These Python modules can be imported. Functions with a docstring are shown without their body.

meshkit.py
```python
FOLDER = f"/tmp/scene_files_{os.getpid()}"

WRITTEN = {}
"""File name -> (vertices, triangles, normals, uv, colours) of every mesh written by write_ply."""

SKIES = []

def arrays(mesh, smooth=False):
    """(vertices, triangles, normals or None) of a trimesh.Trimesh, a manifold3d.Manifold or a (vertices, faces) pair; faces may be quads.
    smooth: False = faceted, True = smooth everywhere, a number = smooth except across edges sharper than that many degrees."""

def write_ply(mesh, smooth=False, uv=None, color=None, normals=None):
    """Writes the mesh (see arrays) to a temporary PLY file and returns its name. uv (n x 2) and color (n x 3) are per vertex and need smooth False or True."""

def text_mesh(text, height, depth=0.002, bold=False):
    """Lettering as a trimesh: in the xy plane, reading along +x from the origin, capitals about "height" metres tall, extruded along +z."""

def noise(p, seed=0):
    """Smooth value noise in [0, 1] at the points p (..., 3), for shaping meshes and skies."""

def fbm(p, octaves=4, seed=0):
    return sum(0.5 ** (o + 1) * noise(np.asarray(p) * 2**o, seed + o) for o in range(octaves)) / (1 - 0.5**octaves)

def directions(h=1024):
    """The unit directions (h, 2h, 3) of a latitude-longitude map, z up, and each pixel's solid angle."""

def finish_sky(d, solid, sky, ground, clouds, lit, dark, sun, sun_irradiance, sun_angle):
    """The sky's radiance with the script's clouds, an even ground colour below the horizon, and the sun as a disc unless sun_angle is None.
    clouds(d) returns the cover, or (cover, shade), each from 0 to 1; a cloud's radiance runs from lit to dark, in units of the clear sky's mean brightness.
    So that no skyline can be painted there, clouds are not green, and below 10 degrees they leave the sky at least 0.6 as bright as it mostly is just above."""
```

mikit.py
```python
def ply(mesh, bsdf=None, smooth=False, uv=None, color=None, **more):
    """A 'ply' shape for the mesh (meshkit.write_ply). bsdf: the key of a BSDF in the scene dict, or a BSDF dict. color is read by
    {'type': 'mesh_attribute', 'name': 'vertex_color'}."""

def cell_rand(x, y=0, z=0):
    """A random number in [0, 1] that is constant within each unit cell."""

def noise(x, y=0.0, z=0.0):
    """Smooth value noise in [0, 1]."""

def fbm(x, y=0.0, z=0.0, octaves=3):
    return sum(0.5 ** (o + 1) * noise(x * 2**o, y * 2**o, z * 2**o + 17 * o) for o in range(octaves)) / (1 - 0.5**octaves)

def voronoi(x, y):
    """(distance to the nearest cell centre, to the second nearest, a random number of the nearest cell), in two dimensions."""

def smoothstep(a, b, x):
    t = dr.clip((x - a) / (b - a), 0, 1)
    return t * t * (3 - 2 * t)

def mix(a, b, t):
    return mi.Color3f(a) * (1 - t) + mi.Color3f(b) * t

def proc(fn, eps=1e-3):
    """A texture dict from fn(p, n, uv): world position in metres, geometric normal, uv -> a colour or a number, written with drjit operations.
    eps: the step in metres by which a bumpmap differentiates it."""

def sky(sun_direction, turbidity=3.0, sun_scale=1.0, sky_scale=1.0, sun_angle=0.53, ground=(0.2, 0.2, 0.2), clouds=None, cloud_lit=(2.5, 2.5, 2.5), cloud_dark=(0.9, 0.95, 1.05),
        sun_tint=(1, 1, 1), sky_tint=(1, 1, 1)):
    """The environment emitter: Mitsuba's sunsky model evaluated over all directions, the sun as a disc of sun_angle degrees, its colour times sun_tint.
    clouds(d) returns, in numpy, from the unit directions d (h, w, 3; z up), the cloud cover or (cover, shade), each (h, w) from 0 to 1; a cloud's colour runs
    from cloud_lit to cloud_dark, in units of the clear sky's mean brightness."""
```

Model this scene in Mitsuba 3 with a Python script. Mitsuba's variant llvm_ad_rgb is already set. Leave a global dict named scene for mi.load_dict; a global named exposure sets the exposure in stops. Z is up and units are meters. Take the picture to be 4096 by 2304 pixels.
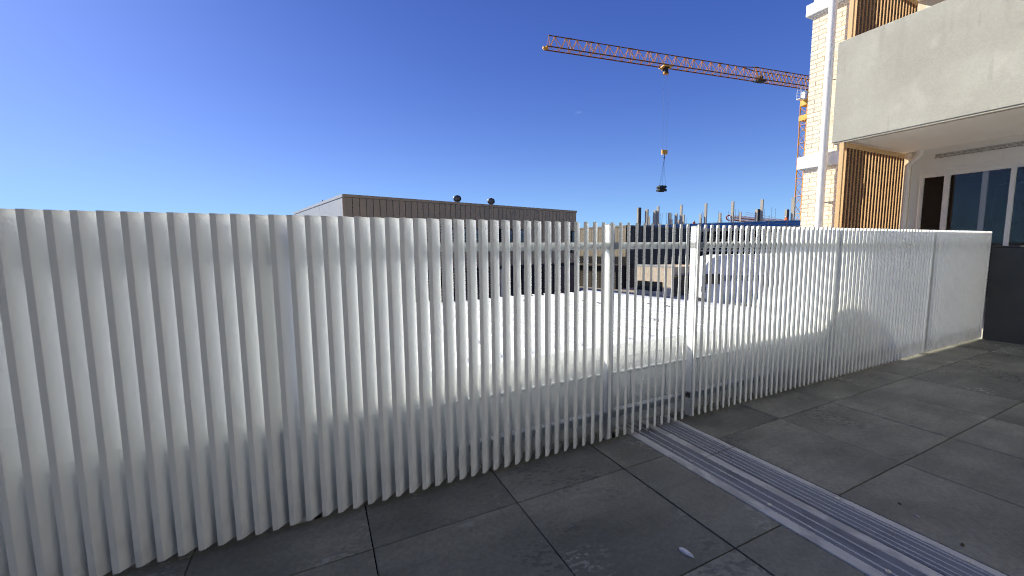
import math, random, numpy as np, trimesh, mitsuba as mi, mikit, meshkit
import drjit as dr
import manifold3d as m3
from mikit import noise, fbm, smoothstep, mix, cell_rand, proc

T = mi.ScalarTransform4f
rng = random.Random(7)
scene, labels = {}, {}

# ------------------------------------------------------------------ camera, sky, exposure
EYE = np.array([0.0, 0.0, 1.68])
FWD = np.array([0.43372120627, 0.89544740560, -0.10029884860])
UPV = np.array([0.0529590703, 0.0857876702, 0.9949049264])
scene['camera'] = {'type': 'perspective', 'fov': 104.10684653, 'fov_axis': 'x', 'near_clip': 0.05, 'far_clip': 3000.0,
                   'to_world': T().look_at(origin=EYE.tolist(), target=(EYE + FWD).tolist(), up=UPV.tolist())}
SUN_AZ, SUN_EL = math.radians(36.0), math.radians(32.0)
SUN = [-math.sin(SUN_AZ) * math.cos(SUN_EL), math.cos(SUN_AZ) * math.cos(SUN_EL), math.sin(SUN_EL)]


def contrail(d):
    # a low even haze towards the horizon and one short vapour trail
    a, b = np.array([0.5402, 0.7857, 0.3005]), np.array([0.5558, 0.7736, 0.3049])
    n = np.cross(a, b); n /= np.linalg.norm(n)
    m = (a + b) / np.linalg.norm(a + b)
    along = np.clip(1 - (np.arccos(np.clip(d @ m, -1, 1)) / 0.0095) ** 2, 0, 1)
    trail = 0.035 * along * np.exp(-(np.arcsin(np.clip(d @ n, -1, 1)) / 0.0012) ** 2)
    haze = np.exp(-np.degrees(np.arcsin(np.clip(d[..., 2], 0, 1))) / 6.9)      # the same in every direction
    cover = 1 - (1 - haze) * (1 - trail)
    return cover, trail / np.maximum(cover, 1e-9)


scene['sky'] = mikit.sky(SUN, turbidity=2.5, sun_scale=1.14, sky_scale=0.52, sky_tint=(0.560, 0.712, 1.61), clouds=contrail,
                         cloud_lit=(1.80, 3.43, 4.92), cloud_dark=(12.0, 12.4, 13.0), sun_tint=(0.865, 1.005, 1.155))
exposure = 2.35

# ------------------------------------------------------------------ materials


def mat(name, color, rough=0.5, spec=0.5, metallic=0.0, bump=None, scale=0.001, **kw):
    base = {'type': 'rgb', 'value': list(color)} if not callable(color) else proc(color)
    b = {'type': 'principled', 'base_color': base, 'roughness': rough, 'metallic': metallic, **kw}
    if metallic == 0:
        b['specular'] = spec
    if bump is not None:
        b = {'type': 'bumpmap', 'arbitrary': proc(bump), 'scale': scale, 'bsdf': b}
    scene[name] = {'type': 'twosided', 'bsdf': b}
    return name


def paint(name, color, alpha):
    """Satin powder coat."""
    scene[name] = {'type': 'twosided', 'bsdf': {'type': 'roughplastic', 'diffuse_reflectance': proc(color), 'alpha': alpha, 'int_ior': 1.45, 'nonlinear': False}}
    return name


def c3(*v):
    return mi.Color3f(*v)


def grainy(col, amp=0.08, f=3.0, stretch=1.0):
    def fn(p, n, uv):
        k = fbm(p.x * f, p.y * f, p.z * f * stretch, 3)
        return c3(*col) * (1 - amp + 2 * amp * k)
    return fn


def slat_col(p, n, uv):
    k = fbm(p.x * 9, p.y * 9, p.z * 1.6, 3)
    grime = smoothstep(0.45, 0.0, p.z) * smoothstep(0.35, 0.8, fbm(p.x * 14, p.y * 14, p.z * 5 + 3, 3))
    return mix((0.925, 0.95, 0.965), (0.91, 0.935, 0.95), k) * (1 - 0.22 * grime)


def tile_col(p, n, uv):
    r = uv.x
    gx, gy = p.x + 13 * r, p.y + 29 * r
    big = fbm(gx * 1.7, gy * 1.7, r * 31, 4)
    streak = fbm(gx * 2.5 + gy, gy * 13, 3 + r * 9, 3)
    fine = fbm(gx * 60, gy * 60, 1.0, 3)
    grain = noise(p.x * 420, p.y * 420, 0.5)
    c = mix((0.124, 0.128, 0.108), (0.222, 0.220, 0.182), smoothstep(0.25, 0.8, big))
    c = c * (0.88 + 0.24 * r) * (0.80 + 0.4 * streak) * (0.80 + 0.4 * fine) * (0.84 + 0.32 * grain)
    patch = smoothstep(0.60, 0.78, fbm(gx * 2.1 + 7, gy * 2.1, 11.0, 3))
    fleck = smoothstep(0.52, 0.72, fbm(gx * 34 + gy * 12, gy * 60, 2.0, 2))
    c = mix(c, (0.38, 0.375, 0.34), 0.5 * patch * fleck)
    pat2 = smoothstep(0.58, 0.74, fbm(gx * 1.6 + 40, gy * 1.6, 5.0, 3))
    dk = smoothstep(0.52, 0.66, fbm(gx * 26, gy * 48 + gx * 10, 8.0, 2))
    c = mix(c, (0.040, 0.042, 0.045), 0.5 * pat2 * dk)
    dust = smoothstep(0.5, 0.85, fbm(p.x * 0.8, p.y * 1.9, 20.0, 3)) * 0.20
    foot = smoothstep(2.25, 2.62, p.y) * smoothstep(0.35, 0.7, fbm(p.x * 5, p.y * 16, 2.0, 3))
    c = mix(c, (0.20, 0.165, 0.125), 0.30 * foot)
    return mix(c, (0.31, 0.30, 0.265), dust * (0.5 + fine))


def tile_bump(p, n, uv):
    return fbm(p.x * 90, p.y * 90, 0.0, 3) + 1.6 * fbm(p.x * 14, p.y * 24, 3.0, 3)


def alu_col(p, n, uv):
    k = fbm(p.x * 30, p.y * 2.2, 0.0, 3)
    d = smoothstep(0.50, 0.75, fbm(p.x * 11, p.y * 6, 4.0, 4))
    return mix(mix((0.46, 0.455, 0.43), (0.57, 0.565, 0.53), k), (0.27, 0.265, 0.255), 0.6 * d)


def insert_col(p, n, uv):
    k = fbm(p.x * 18, p.y * 3.0, 1.0, 3)
    far = smoothstep(1.5, 2.5, p.y)
    d = smoothstep(0.55, 0.8, fbm(p.x * 8, p.y * 5, 9.0, 3))
    return mix(mix(mix((0.205, 0.210, 0.225), (0.20, 0.20, 0.19), far), (0.26, 0.265, 0.275), k), (0.12, 0.12, 0.12), 0.4 * d)


def concrete_col(p, n, uv):
    big = fbm(p.y * 1.3, p.z * 1.3, p.x, 4)
    mid = fbm(p.y * 4.5, p.z * 3.0, 5.0, 3)
    run = smoothstep(0.52, 0.78, fbm(p.y * 9.0, p.z * 0.9, 2.0, 3))
    fine = fbm(p.y * 55, p.z * 55, p.x * 55, 2)
    scr = smoothstep(0.80, 0.9, noise(p.y * 16, p.z * 1.3, 8.0)) * smoothstep(0.6, 0.75, noise(p.y * 3, p.z * 2.2, 1.0))
    c = mix((0.375, 0.370, 0.340), (0.430, 0.430, 0.395), smoothstep(0.25, 0.75, big))
    c = mix(c, (0.50, 0.495, 0.465), 0.35 * smoothstep(0.5, 0.85, mid))
    c = mix(c, (0.30, 0.285, 0.25), 0.35 * run * smoothstep(4.4, 6.2, p.z))
    c = mix(c, (0.36, 0.345, 0.315), 0.28 * smoothstep(0.45, 0.75, fbm(p.y * 2.2, p.z * 2.0, 30.0, 4)))
    return c * (0.90 + 0.20 * fine) * (1 - 0.10 * scr)


def concrete_bump(p, n, uv):
    return fbm(p.y * 5, p.z * 4, p.x * 5, 4) + 0.25 * fbm(p.y * 60, p.z * 60, p.x * 60, 2)


def brick_col(p, n, uv):
    r = uv.x
    fl = smoothstep(0.66, 0.74, noise(p.y * 62 + 3 * r, p.z * 120, p.x * 60))
    c = mix((0.80, 0.715, 0.60), (0.86, 0.80, 0.705), r)
    c = c * (0.92 + 0.16 * fbm(p.y * 30, p.z * 30, p.x * 30, 3))
    return mix(c, (0.50, 0.41, 0.31), 0.6 * fl)


def timber_col(p, n, uv):
    g = fbm(p.x * 60, p.y * 60, p.z * 1.4, 3)
    return mix((0.56, 0.36, 0.175), (0.72, 0.49, 0.26), g)


def render_col(p, n, uv):
    k = fbm(p.x * 2, p.y * 2, p.z * 2, 4)
    return mix((0.062, 0.068, 0.068), (0.105, 0.108, 0.104), k)


def far_brick_col(p, n, uv):
    s = (p.x * 0.9 + p.y * 0.44)
    k = noise(p.x * 30 + p.y * 11, p.z * 12, 0)
    return mix((0.85, 0.72, 0.56), (0.93, 0.82, 0.66), k)


def ground_col(p, n, uv):
    return mix((0.22, 0.21, 0.19), (0.34, 0.32, 0.29), fbm(p.x * 0.15, p.y * 0.15, 0, 4))


paint('slat_white', slat_col, 0.30)
paint('post_white', grainy((0.89, 0.91, 0.93), 0.04, 5), 0.30)
mat('rail_white', grainy((0.47, 0.50, 0.52), 0.05, 6), 0.45)
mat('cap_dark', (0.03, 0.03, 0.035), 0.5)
mat('cap_grey', (0.30, 0.31, 0.32), 0.5)
mat('porcelain', tile_col, 0.62, 0.45, bump=tile_bump, scale=0.0012)
mat('joint_dark', (0.012, 0.012, 0.013), 0.9)
mat('aluminium', alu_col, 0.55, 0.5)
mat('tread', insert_col, 0.6, 0.5)
mat('ridge_alu', grainy((0.48, 0.48, 0.47), 0.2, 25), 0.45)
mat('steel', (0.62, 0.60, 0.55), 0.35, metallic=0.6)
paint('roof_white', grainy((0.90, 0.92, 0.94), 0.05, 1.2), 0.30)
paint('sheet_white', grainy((0.88, 0.91, 0.93), 0.05, 1.8), 0.30)
mat('flash_grey', grainy((0.56, 0.58, 0.61), 0.06, 3), 0.4)
mat('concrete', concrete_col, 0.85, 0.2, bump=concrete_bump, scale=0.012)
mat('brick_cream', brick_col, 0.9, 0.15)
mat('bounce_pale', grainy((0.62, 0.62, 0.60), 0.08, 3), 0.9, 0.1)  # pale part of the added bounce wall
mat('bounce_grey', grainy((0.045, 0.05, 0.047), 0.08, 3), 0.9, 0.1)  # dark part of the added bounce wall
mat('mortar', grainy((0.62, 0.51, 0.36), 0.12, 30), 0.95, 0.1)
mat('ledge_white', grainy((0.83, 0.83, 0.82), 0.04, 6), 0.7, 0.2)
mat('timber', timber_col, 0.55)
mat('timber_shade', grainy((0.085, 0.042, 0.024), 0.3, 12), 0.6)  # shade on the batten fronts, put into a dark timber colour
mat('soffit', grainy((0.80, 0.79, 0.77), 0.05, 1.5), 0.8, 0.1)
mat('frame_white', (0.74, 0.74, 0.72), 0.45)
mat('frame_shadow', (0.10, 0.10, 0.10), 0.5)
mat('pipe_white', grainy((0.82, 0.82, 0.82), 0.03, 8), 0.35)
mat('render_dark', render_col, 0.85, 0.2)
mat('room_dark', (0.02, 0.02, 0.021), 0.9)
mat('room_floor', (0.52, 0.50, 0.46), 0.6)
mat('curtain', grainy((0.07, 0.085, 0.10), 0.2, 4), 0.9)
mat('clad_brown', grainy((0.34, 0.245, 0.14), 0.08, 0.9), 0.5)
mat('clad_brown_b', grainy((0.31, 0.228, 0.135), 0.08, 0.9), 0.5)
mat('clad_gap', (0.012, 0.011, 0.010), 0.8)
mat('clad_pale', grainy((0.44, 0.455, 0.47), 0.05, 0.8), 0.45)
mat('clad_tan', grainy((0.32, 0.275, 0.20), 0.10, 0.8), 0.5)
mat('clad_black', grainy((0.031, 0.032, 0.032), 0.15, 1.5), 0.5)
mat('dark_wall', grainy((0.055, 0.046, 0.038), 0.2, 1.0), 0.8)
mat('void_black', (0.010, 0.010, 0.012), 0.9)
mat('far_brick', far_brick_col, 0.9, 0.1)
mat('far_mortar', (0.50, 0.40, 0.28), 0.9, 0.1)
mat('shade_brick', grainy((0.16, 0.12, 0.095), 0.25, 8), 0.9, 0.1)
mat('win_glass', (0.02, 0.025, 0.03), 0.12, 0.8)
mat('window_blind', (0.20, 0.21, 0.22), 0.7)
mat('vent_metal', (0.14, 0.132, 0.12), 0.3, metallic=0.3)
mat('galv', (0.36, 0.35, 0.33), 0.35, metallic=0.5)
mat('cast_concrete', grainy((0.40, 0.375, 0.335), 0.18, 0.9, 0.5), 0.9, 0.1)
mat('face_shade', grainy((0.045, 0.05, 0.058), 0.2, 1.0), 0.7)  # dark colour painting shade on some column faces
mat('rebar', (0.06, 0.06, 0.075), 0.7)
mat('mesh_blue', grainy((0.035, 0.14, 0.36), 0.35, 1.1), 0.7)
mat('tube_grey', (0.20, 0.21, 0.22), 0.5)
mat('crane_orange', grainy((0.64, 0.27, 0.025), 0.15, 1.2), 0.5)
mat('crane_red', (0.16, 0.062, 0.010), 0.8)
mat('crane_yellow', (0.66, 0.33, 0.03), 0.5)
mat('white_paint', (0.80, 0.80, 0.80), 0.4)
mat('boom_red', (0.34, 0.075, 0.045), 0.5)
mat('load_black', (0.014, 0.016, 0.018), 0.7)
mat('rope', (0.05, 0.055, 0.09), 0.6)
mat('orange_cloth', (0.75, 0.12, 0.03), 0.8)
mat('navy_cloth', (0.03, 0.04, 0.08), 0.8)
mat('skin', (0.42, 0.24, 0.17), 0.6)
mat('hair', (0.03, 0.02, 0.015), 0.8)
mat('coach_white', (0.78, 0.79, 0.79), 0.35)
mat('coach_grey', (0.26, 0.27, 0.28), 0.4)
mat('pale_green', (0.50, 0.60, 0.53), 0.5)
mat('plaster', grainy((0.66, 0.65, 0.66), 0.2, 60), 0.9, 0.1, bump=lambda p, n, uv: fbm(p.x * 260, p.y * 260, p.z * 260, 3), scale=0.003)
mat('leaf_bit', grainy((0.10, 0.075, 0.05), 0.3, 80), 0.9, 0.1)
mat('pebble', (0.45, 0.44, 0.42), 0.8)
mat('ground_mat', ground_col, 0.9, 0.1)
scene['pane_glass'] = {'type': 'thindielectric', 'int_ior': 1.34}

# ------------------------------------------------------------------ helpers


def cat(ms):
    return trimesh.util.concatenate(ms)


def box(x0, x1, y0, y1, z0, z1):
    b = trimesh.creation.box(extents=(x1 - x0, y1 - y0, z1 - z0))
    b.apply_translation(((x0 + x1) / 2, (y0 + y1) / 2, (z0 + z1) / 2))
    return b


def cham(x0, x1, y0, y1, z0, z1, c=0.004):
    """A box with chamfered edges: the hull of three crossed boxes."""
    v = []
    for a, b, d in ((c, c, 0), (c, 0, c), (0, c, c)):
        for x in (x0 + a, x1 - a):
            for y in (y0 + b, y1 - b):
                for z in (z0 + d, z1 - d):
                    v.append((x, y, z))
    return trimesh.convex.convex_hull(np.array(v))


def prism(pts, z0, z1):
    """Vertical prism over an xy polygon."""
    from shapely.geometry import Polygon
    m = trimesh.creation.extrude_polygon(Polygon(pts), z1 - z0)
    m.apply_translation((0, 0, z0))
    return m


def prof_y(pts, y0, y1):
    """An xz profile run along y."""
    from shapely.geometry import Polygon
    m = trimesh.creation.extrude_polygon(Polygon(pts), y1 - y0)
    v = np.array(m.vertices)
    m.vertices = np.stack([v[:, 0], y1 - v[:, 2], v[:, 1]], -1)
    return m


def prof_x(pts, x0, x1):
    """A yz profile run along x."""
    from shapely.geometry import Polygon
    m = trimesh.creation.extrude_polygon(Polygon(pts), x1 - x0)
    v = np.array(m.vertices)
    m.vertices = np.stack([x0 + v[:, 2], v[:, 0], v[:, 1]], -1)
    return m


def obox(P, u, L, v, W, z0, z1):
    """A box with a corner at P (xy), L along u, W along v."""
    u, v, P = np.asarray(u, float)[:2], np.asarray(v, float)[:2], np.asarray(P, float)[:2]
    q = [P + u * a + v * b for a, b in ((0, 0), (L, 0), (L, W), (0, W))]
    return trimesh.convex.convex_hull(np.array([[*k, z] for k in q for z in (z0, z1)]))


def bar(p, q, r, n=6):
    return trimesh.creation.cylinder(radius=r, segment=[np.asarray(p, float), np.asarray(q, float)], sections=n)


def path(pts, r, n=10):
    ms = [bar(a, b, r, n) for a, b in zip(pts[:-1], pts[1:])]
    ms += [trimesh.creation.uv_sphere(radius=r, count=[6, n]).apply_translation(p) for p in pts[1:-1]]
    return cat(ms)


used = {}


def key_for(k):
    n = used.get(k, 0)
    used[k] = n + 1
    return k if n == 0 else '%s_%03d' % (k, n)


def add(name, mesh, m, parent=None, smooth=False, label=None, kind=None, uv=None, at=None):
    """One entry; mesh may be a ply dict made before."""
    k = key_for(parent + '__' + name if parent else name)
    d = dict(mesh) if isinstance(mesh, dict) else mikit.ply(mesh, m, smooth=smooth, uv=uv)
    if at is not None:
        d['to_world'] = at
    scene[k] = d
    if label or kind:
        labels.setdefault(k, {})
        if label:
            labels[k]['label'] = label
        if kind:
            labels[k]['kind'] = kind
    return k


def thing(name, label, category, group=None):
    k = key_for(name)
    labels[k] = {'label': label, 'category': category}
    if group:
        labels[k]['group'] = group
    return k


def ruv(mesh, r):
    return np.tile([[r, 0.5]], (len(mesh.vertices), 1))


def bear(b):
    b = math.radians(b)
    return np.array([math.sin(b), math.cos(b), 0.0])


# ------------------------------------------------------------------ ground and deck
add('ground', box(-600, 600, -600, 900, -3.9, -3.4), 'ground_mat', kind='structure')
labels['ground']['label'] = 'pale paved ground far below the roof deck'
add('deck', box(-6, 10.7, -4.2, 2.80, -0.35, -0.021), 'joint_dark', kind='structure')
labels['deck']['label'] = 'roof deck of large dark grey stone look tiles'
xs_l = [2.011 - 0.908 * k for k in range(6)]
xs_r = [3.066 + 0.897 * k for k in range(9)]
ys = [2.231 - 0.904 * k for k in range(5)]
cols_ = [(2.017, 2.434)] + [(a - 0.908 + 0.0035, a - (0.008 if i == 0 else 0.0035)) for i, a in enumerate(xs_l)]
cols_ += [(a + (0.006 if i == 0 else 0.0042), a + 0.897 - 0.0042) for i, a in enumerate(xs_r)]
cols_ = [c for c in cols_ if c[0] < 10.4]
rows_ = [(2.234, 2.792)] + [(b - 0.904 + 0.0042, b - 0.0042) for b in ys]
HOLE = [(2.185, 2.335, 2.655, 2.76), (-0.215, -0.065, 2.655, 2.76)]
for (x0, x1) in cols_:
    x1 = min(x1, 10.42)
    for j, (y0, y1) in enumerate(rows_):
        r = rng.random()
        dz = rng.uniform(-0.0012, 0.0012)
        m = cham(x0, x1, y0, y1, -0.02 + dz, dz, 0.0018)
        for (a, b, c, d) in HOLE:
            if j == 0 and x0 < a and x1 > b:
                parts = [box(x0, a, y0, y1, -0.02, dz), box(b, x1, y0, y1, -0.02, dz), box(a, b, y0, c, -0.02, dz), box(a, b, d, y1, -0.02, dz)]
                m = cat(parts)
        add('tile', m, 'porcelain', 'deck', uv=ruv(m, r))

# ------------------------------------------------------------------ metal joint cover across the deck
t = thing('floor_joint_cover', 'ribbed grey metal floor joint cover strip running from under the fence across the dark tiles', 'floor strip')


def ribbed(x0, x1, z, step=0.006, dep=0.0016):
    n = max(2, int(round((x1 - x0) / step)))
    top = []
    for i in range(n):
        a = x0 + (x1 - x0) * i / n
        b = x0 + (x1 - x0) * (i + 1) / n
        w = (b - a)
        top += [(a + 0.05 * w, z - dep), (a + 0.25 * w, z), (a + 0.75 * w, z), (a + 0.95 * w, z - dep)]
    return [(x0, -0.02), *[(x0, z - dep)], *top, (x1, z - dep), (x1, -0.02)]


Y0, YJ, Y1 = -4.0, 2.062, 2.795
add('flange', prof_y([(2.440, -0.02), (2.440, 0.0005), (2.446, 0.0042), (2.517, 0.0042), (2.519, 0.002), (2.519, -0.02)], Y0, Y1), 'aluminium', t)
for a, b in ((2.519, 2.551), (2.563, 2.626), (2.638, 2.700)):
    add('tread_insert', prof_y(ribbed(a, b, 0.0040), Y0, Y1), 'tread', t)
for a in (2.551, 2.626):
    add('ridge', prof_y([(a, -0.02), (a, 0.0045), (a + 0.002, 0.0062), (a + 0.010, 0.0062), (a + 0.012, 0.0045), (a + 0.012, -0.02)], Y0, Y1), 'ridge_alu', t)
for (ya, yb) in ((Y0, YJ - 0.006), (YJ + 0.006, Y1)):
    add('flange', prof_y([(2.700, -0.02), (2.700, 0.003), (2.704, 0.0052), (2.768, 0.0052), (2.771, 0.002), (2.771, -0.02)], ya, yb), 'aluminium', t)
    edges = [2.779, 2.806, 2.846, 2.892, 2.946, 2.982, 3.004]
    for a, b in zip(edges[:-1], edges[1:]):
        add('tread_insert', prof_y(ribbed(a + 0.0045, b - 0.0045, 0.0040), ya, yb), 'tread', t)
    for a in edges[1:-1]:
        add('ridge', prof_y([(a - 0.0044, -0.02), (a - 0.0044, 0.0045), (a - 0.003, 0.0060), (a + 0.003, 0.0060), (a + 0.0044, 0.0045), (a + 0.0044, -0.02)], ya, yb), 'ridge_alu', t)
    add('flange', prof_y([(3.0, -0.02), (3.0, 0.0052), (3.004, 0.0062), (3.052, 0.0052), (3.060, 0.0005), (3.060, -0.02)], ya, yb), 'aluminium', t)


def screw_mesh():
    a = trimesh.creation.annulus(r_min=0.0048, r_max=0.0125, height=0.003, sections=20)
    b = trimesh.creation.cylinder(radius=0.0049, height=0.0012, sections=12)
    b.apply_translation((0, 0, -0.0008))
    return a, b


sa, sb = screw_mesh()
sa, sb = mikit.ply(sa, 'steel'), mikit.ply(sb, 'joint_dark')
for (x, y) in [(2.552, 0.265), (2.552, 0.867), (2.552, 1.468), (2.547, 2.071), (2.547, 2.62), (3.012, 0.10), (3.012, 0.707), (3.012, 1.308), (3.010, 1.912), (3.008, 2.135)]:
    s = add('screw', sa, None, t, at=T().translate([x, y, 0.0066]))
    add('socket', sb, None, s, at=T().translate([x, y, 0.0062]))

# ------------------------------------------------------------------ white slat fence
A_, D_, YF = 0.027, 0.0745, 2.590
Z0, Z1 = 0.040, 1.876
slat = prism([(0, 0), (A_, 0), (A_ + D_, D_), (D_, D_)], Z0, Z1)
slat_ply = mikit.ply(slat, 'slat_white')
screw_ply = mikit.ply(cat([trimesh.creation.cylinder(radius=0.007, height=0.006, sections=10), trimesh.creation.cylinder(radius=0.011, height=0.002, sections=12).apply_translation((0, 0, -0.001))]), 'galv')


def fence(label, xs, rx0, rx1, posts, ends):
    f = thing('slat_fence', label, 'fence')
    for x in xs:
        add('slat', slat_ply, None, f, at=T().translate([x + rng.uniform(-.0012, .0012), YF + rng.uniform(-.0006, .0006), rng.uniform(-.0010, .0010)]))
    for z0, z1 in ((0.179, 0.241), (1.657, 1.717)):
        add('rail', cham(rx0, rx1, 2.6655, 2.729, z0, z1, 0.003), 'rail_white', f)
    for x in posts:
        p = add('post', cham(x, x + 0.065, 2.6675, 2.7315, -0.06, 1.862, 0.003), 'post_white', f)
        add('post_cap', cham(x + 0.001, x + 0.064, 2.6685, 2.7305, 1.8622, 1.870, 0.002), 'cap_grey', p)
    for x in posts:
        for dx in (-0.035, 0.022, 0.095):
            add('rail_screw', screw_ply, None, f, at=T().translate([x + dx, 2.695, 0.2425]))
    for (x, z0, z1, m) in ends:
        add('rail_end', box(x - 0.0015, x + 0.0015, 2.671, 2.724, z0, z1), m, f)
    return f


fence('tall white angled slat fence panel on the left, up to the metal floor strip', [3.027 - 0.0881 * i for i in range(64)], -2.7, 3.115, [2.197, -0.205, -2.6],
      [(3.1165, 0.184, 0.236, 'cap_grey'), (3.1165, 1.662, 1.712, 'cap_grey')])
fence('long white angled slat fence panel on the right, receding to the dark low wall', [3.171 + 0.0881 * j for j in range(82)], 3.2345, 10.41, [3.237, 5.60, 8.20],
      [(3.233, 0.183, 0.237, 'cap_dark'), (3.233, 1.661, 1.713, 'cap_grey')])  # dark lower plate paints the shade inside an open tube end

# ------------------------------------------------------------------ low white building with its ribbed roof
b = thing('low_white_building', 'low white metal building with ribbed sunlit roof directly behind the slat fence', 'building')
XR, YN, YFAR = 5.50, 2.83, 7.45
SL = 0.028


def rz(y):
    return 0.772 - SL * (y - YN)


add('wall_core', prof_y([(-8, -3.4), (-8, 0.60), (XR - 0.05, 0.60), (XR - 0.05, -3.4)], YN + 0.04, YFAR - 0.05), 'sheet_white', b)
x = 0.795 - 0.455 * 19
while x < XR - 0.05:
    x1 = min(x + 0.455, XR)
    add('wall_panel', cham(x + 0.004, x1 - 0.004, YN, YN + 0.035, -0.3, 0.515, 0.003), 'sheet_white', b)
    x += 0.455
add('fascia', prof_x([(YN - 0.008, 0.517), (YN - 0.022, 0.522), (YN - 0.022, 0.534), (YN - 0.010, 0.536), (YN - 0.010, 0.664), (YN + 0.03, 0.664), (YN + 0.03, 0.517)], -8, XR + 0.03), 'sheet_white', b)
add('capping', prof_x([(YN - 0.016, 0.668), (YN - 0.016, 0.776), (YN - 0.004, 0.786), (YN + 0.16, rz(YN + 0.16) + 0.006), (YN + 0.16, 0.668)], -8, XR + 0.03), 'roof_white', b)
RP, PER = 0.28, 3
xs = XR - 0.10
i = 0
while xs > -8:
    top = []
    xa = xs - RP * PER
    for k in range(PER):
        u = xa + k * RP
        top += [(u + 0.001, 0.0), (u + 0.100, 0.0), (u + 0.100, 0.026), (u + 0.080, 0.026), (u + 0.080, 0.034), (u + 0.088, 0.042), (u + 0.132, 0.042), (u + 0.140, 0.034), (u + 0.140, 0.026), (u + 0.120, 0.026), (u + 0.120, 0.0), (u + 0.279, 0.0)]
    prof = top + [(xs - 0.001, -0.02), (xa + 0.001, -0.02)]
    m = prof_y(prof, YN + 0.15, YFAR)
    v = np.array(m.vertices); v[:, 2] += rz(v[:, 1]) + 0.004; m.vertices = v
    add('roof_sheet', m, 'roof_white', b)
    xs = xa
m = prof_y([(XR - 0.11, 0.02), (XR - 0.11, 0.046), (XR + 0.07, 0.052), (XR + 0.07, -0.12), (XR + 0.055, -0.12), (XR + 0.055, 0.02)], YN + 0.165, YFAR + 0.03)
v = np.array(m.vertices); v[:, 2] += rz(v[:, 1]); m.vertices = v
add('barge_flashing', m, 'flash_grey', b)
add('end_wall', box(XR - 0.049, XR + 0.03, YN + 0.05, YFAR - 0.06, -3.39, 0.50), 'sheet_white', b)
clip = mikit.ply(cat([bar((-0.03, 0, 0.012), (0.03, 0, 0.03), 0.006), trimesh.creation.uv_sphere(radius=0.014, count=[6, 8]).apply_translation((0.03, 0, 0.03))]), 'cap_grey')
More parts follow.
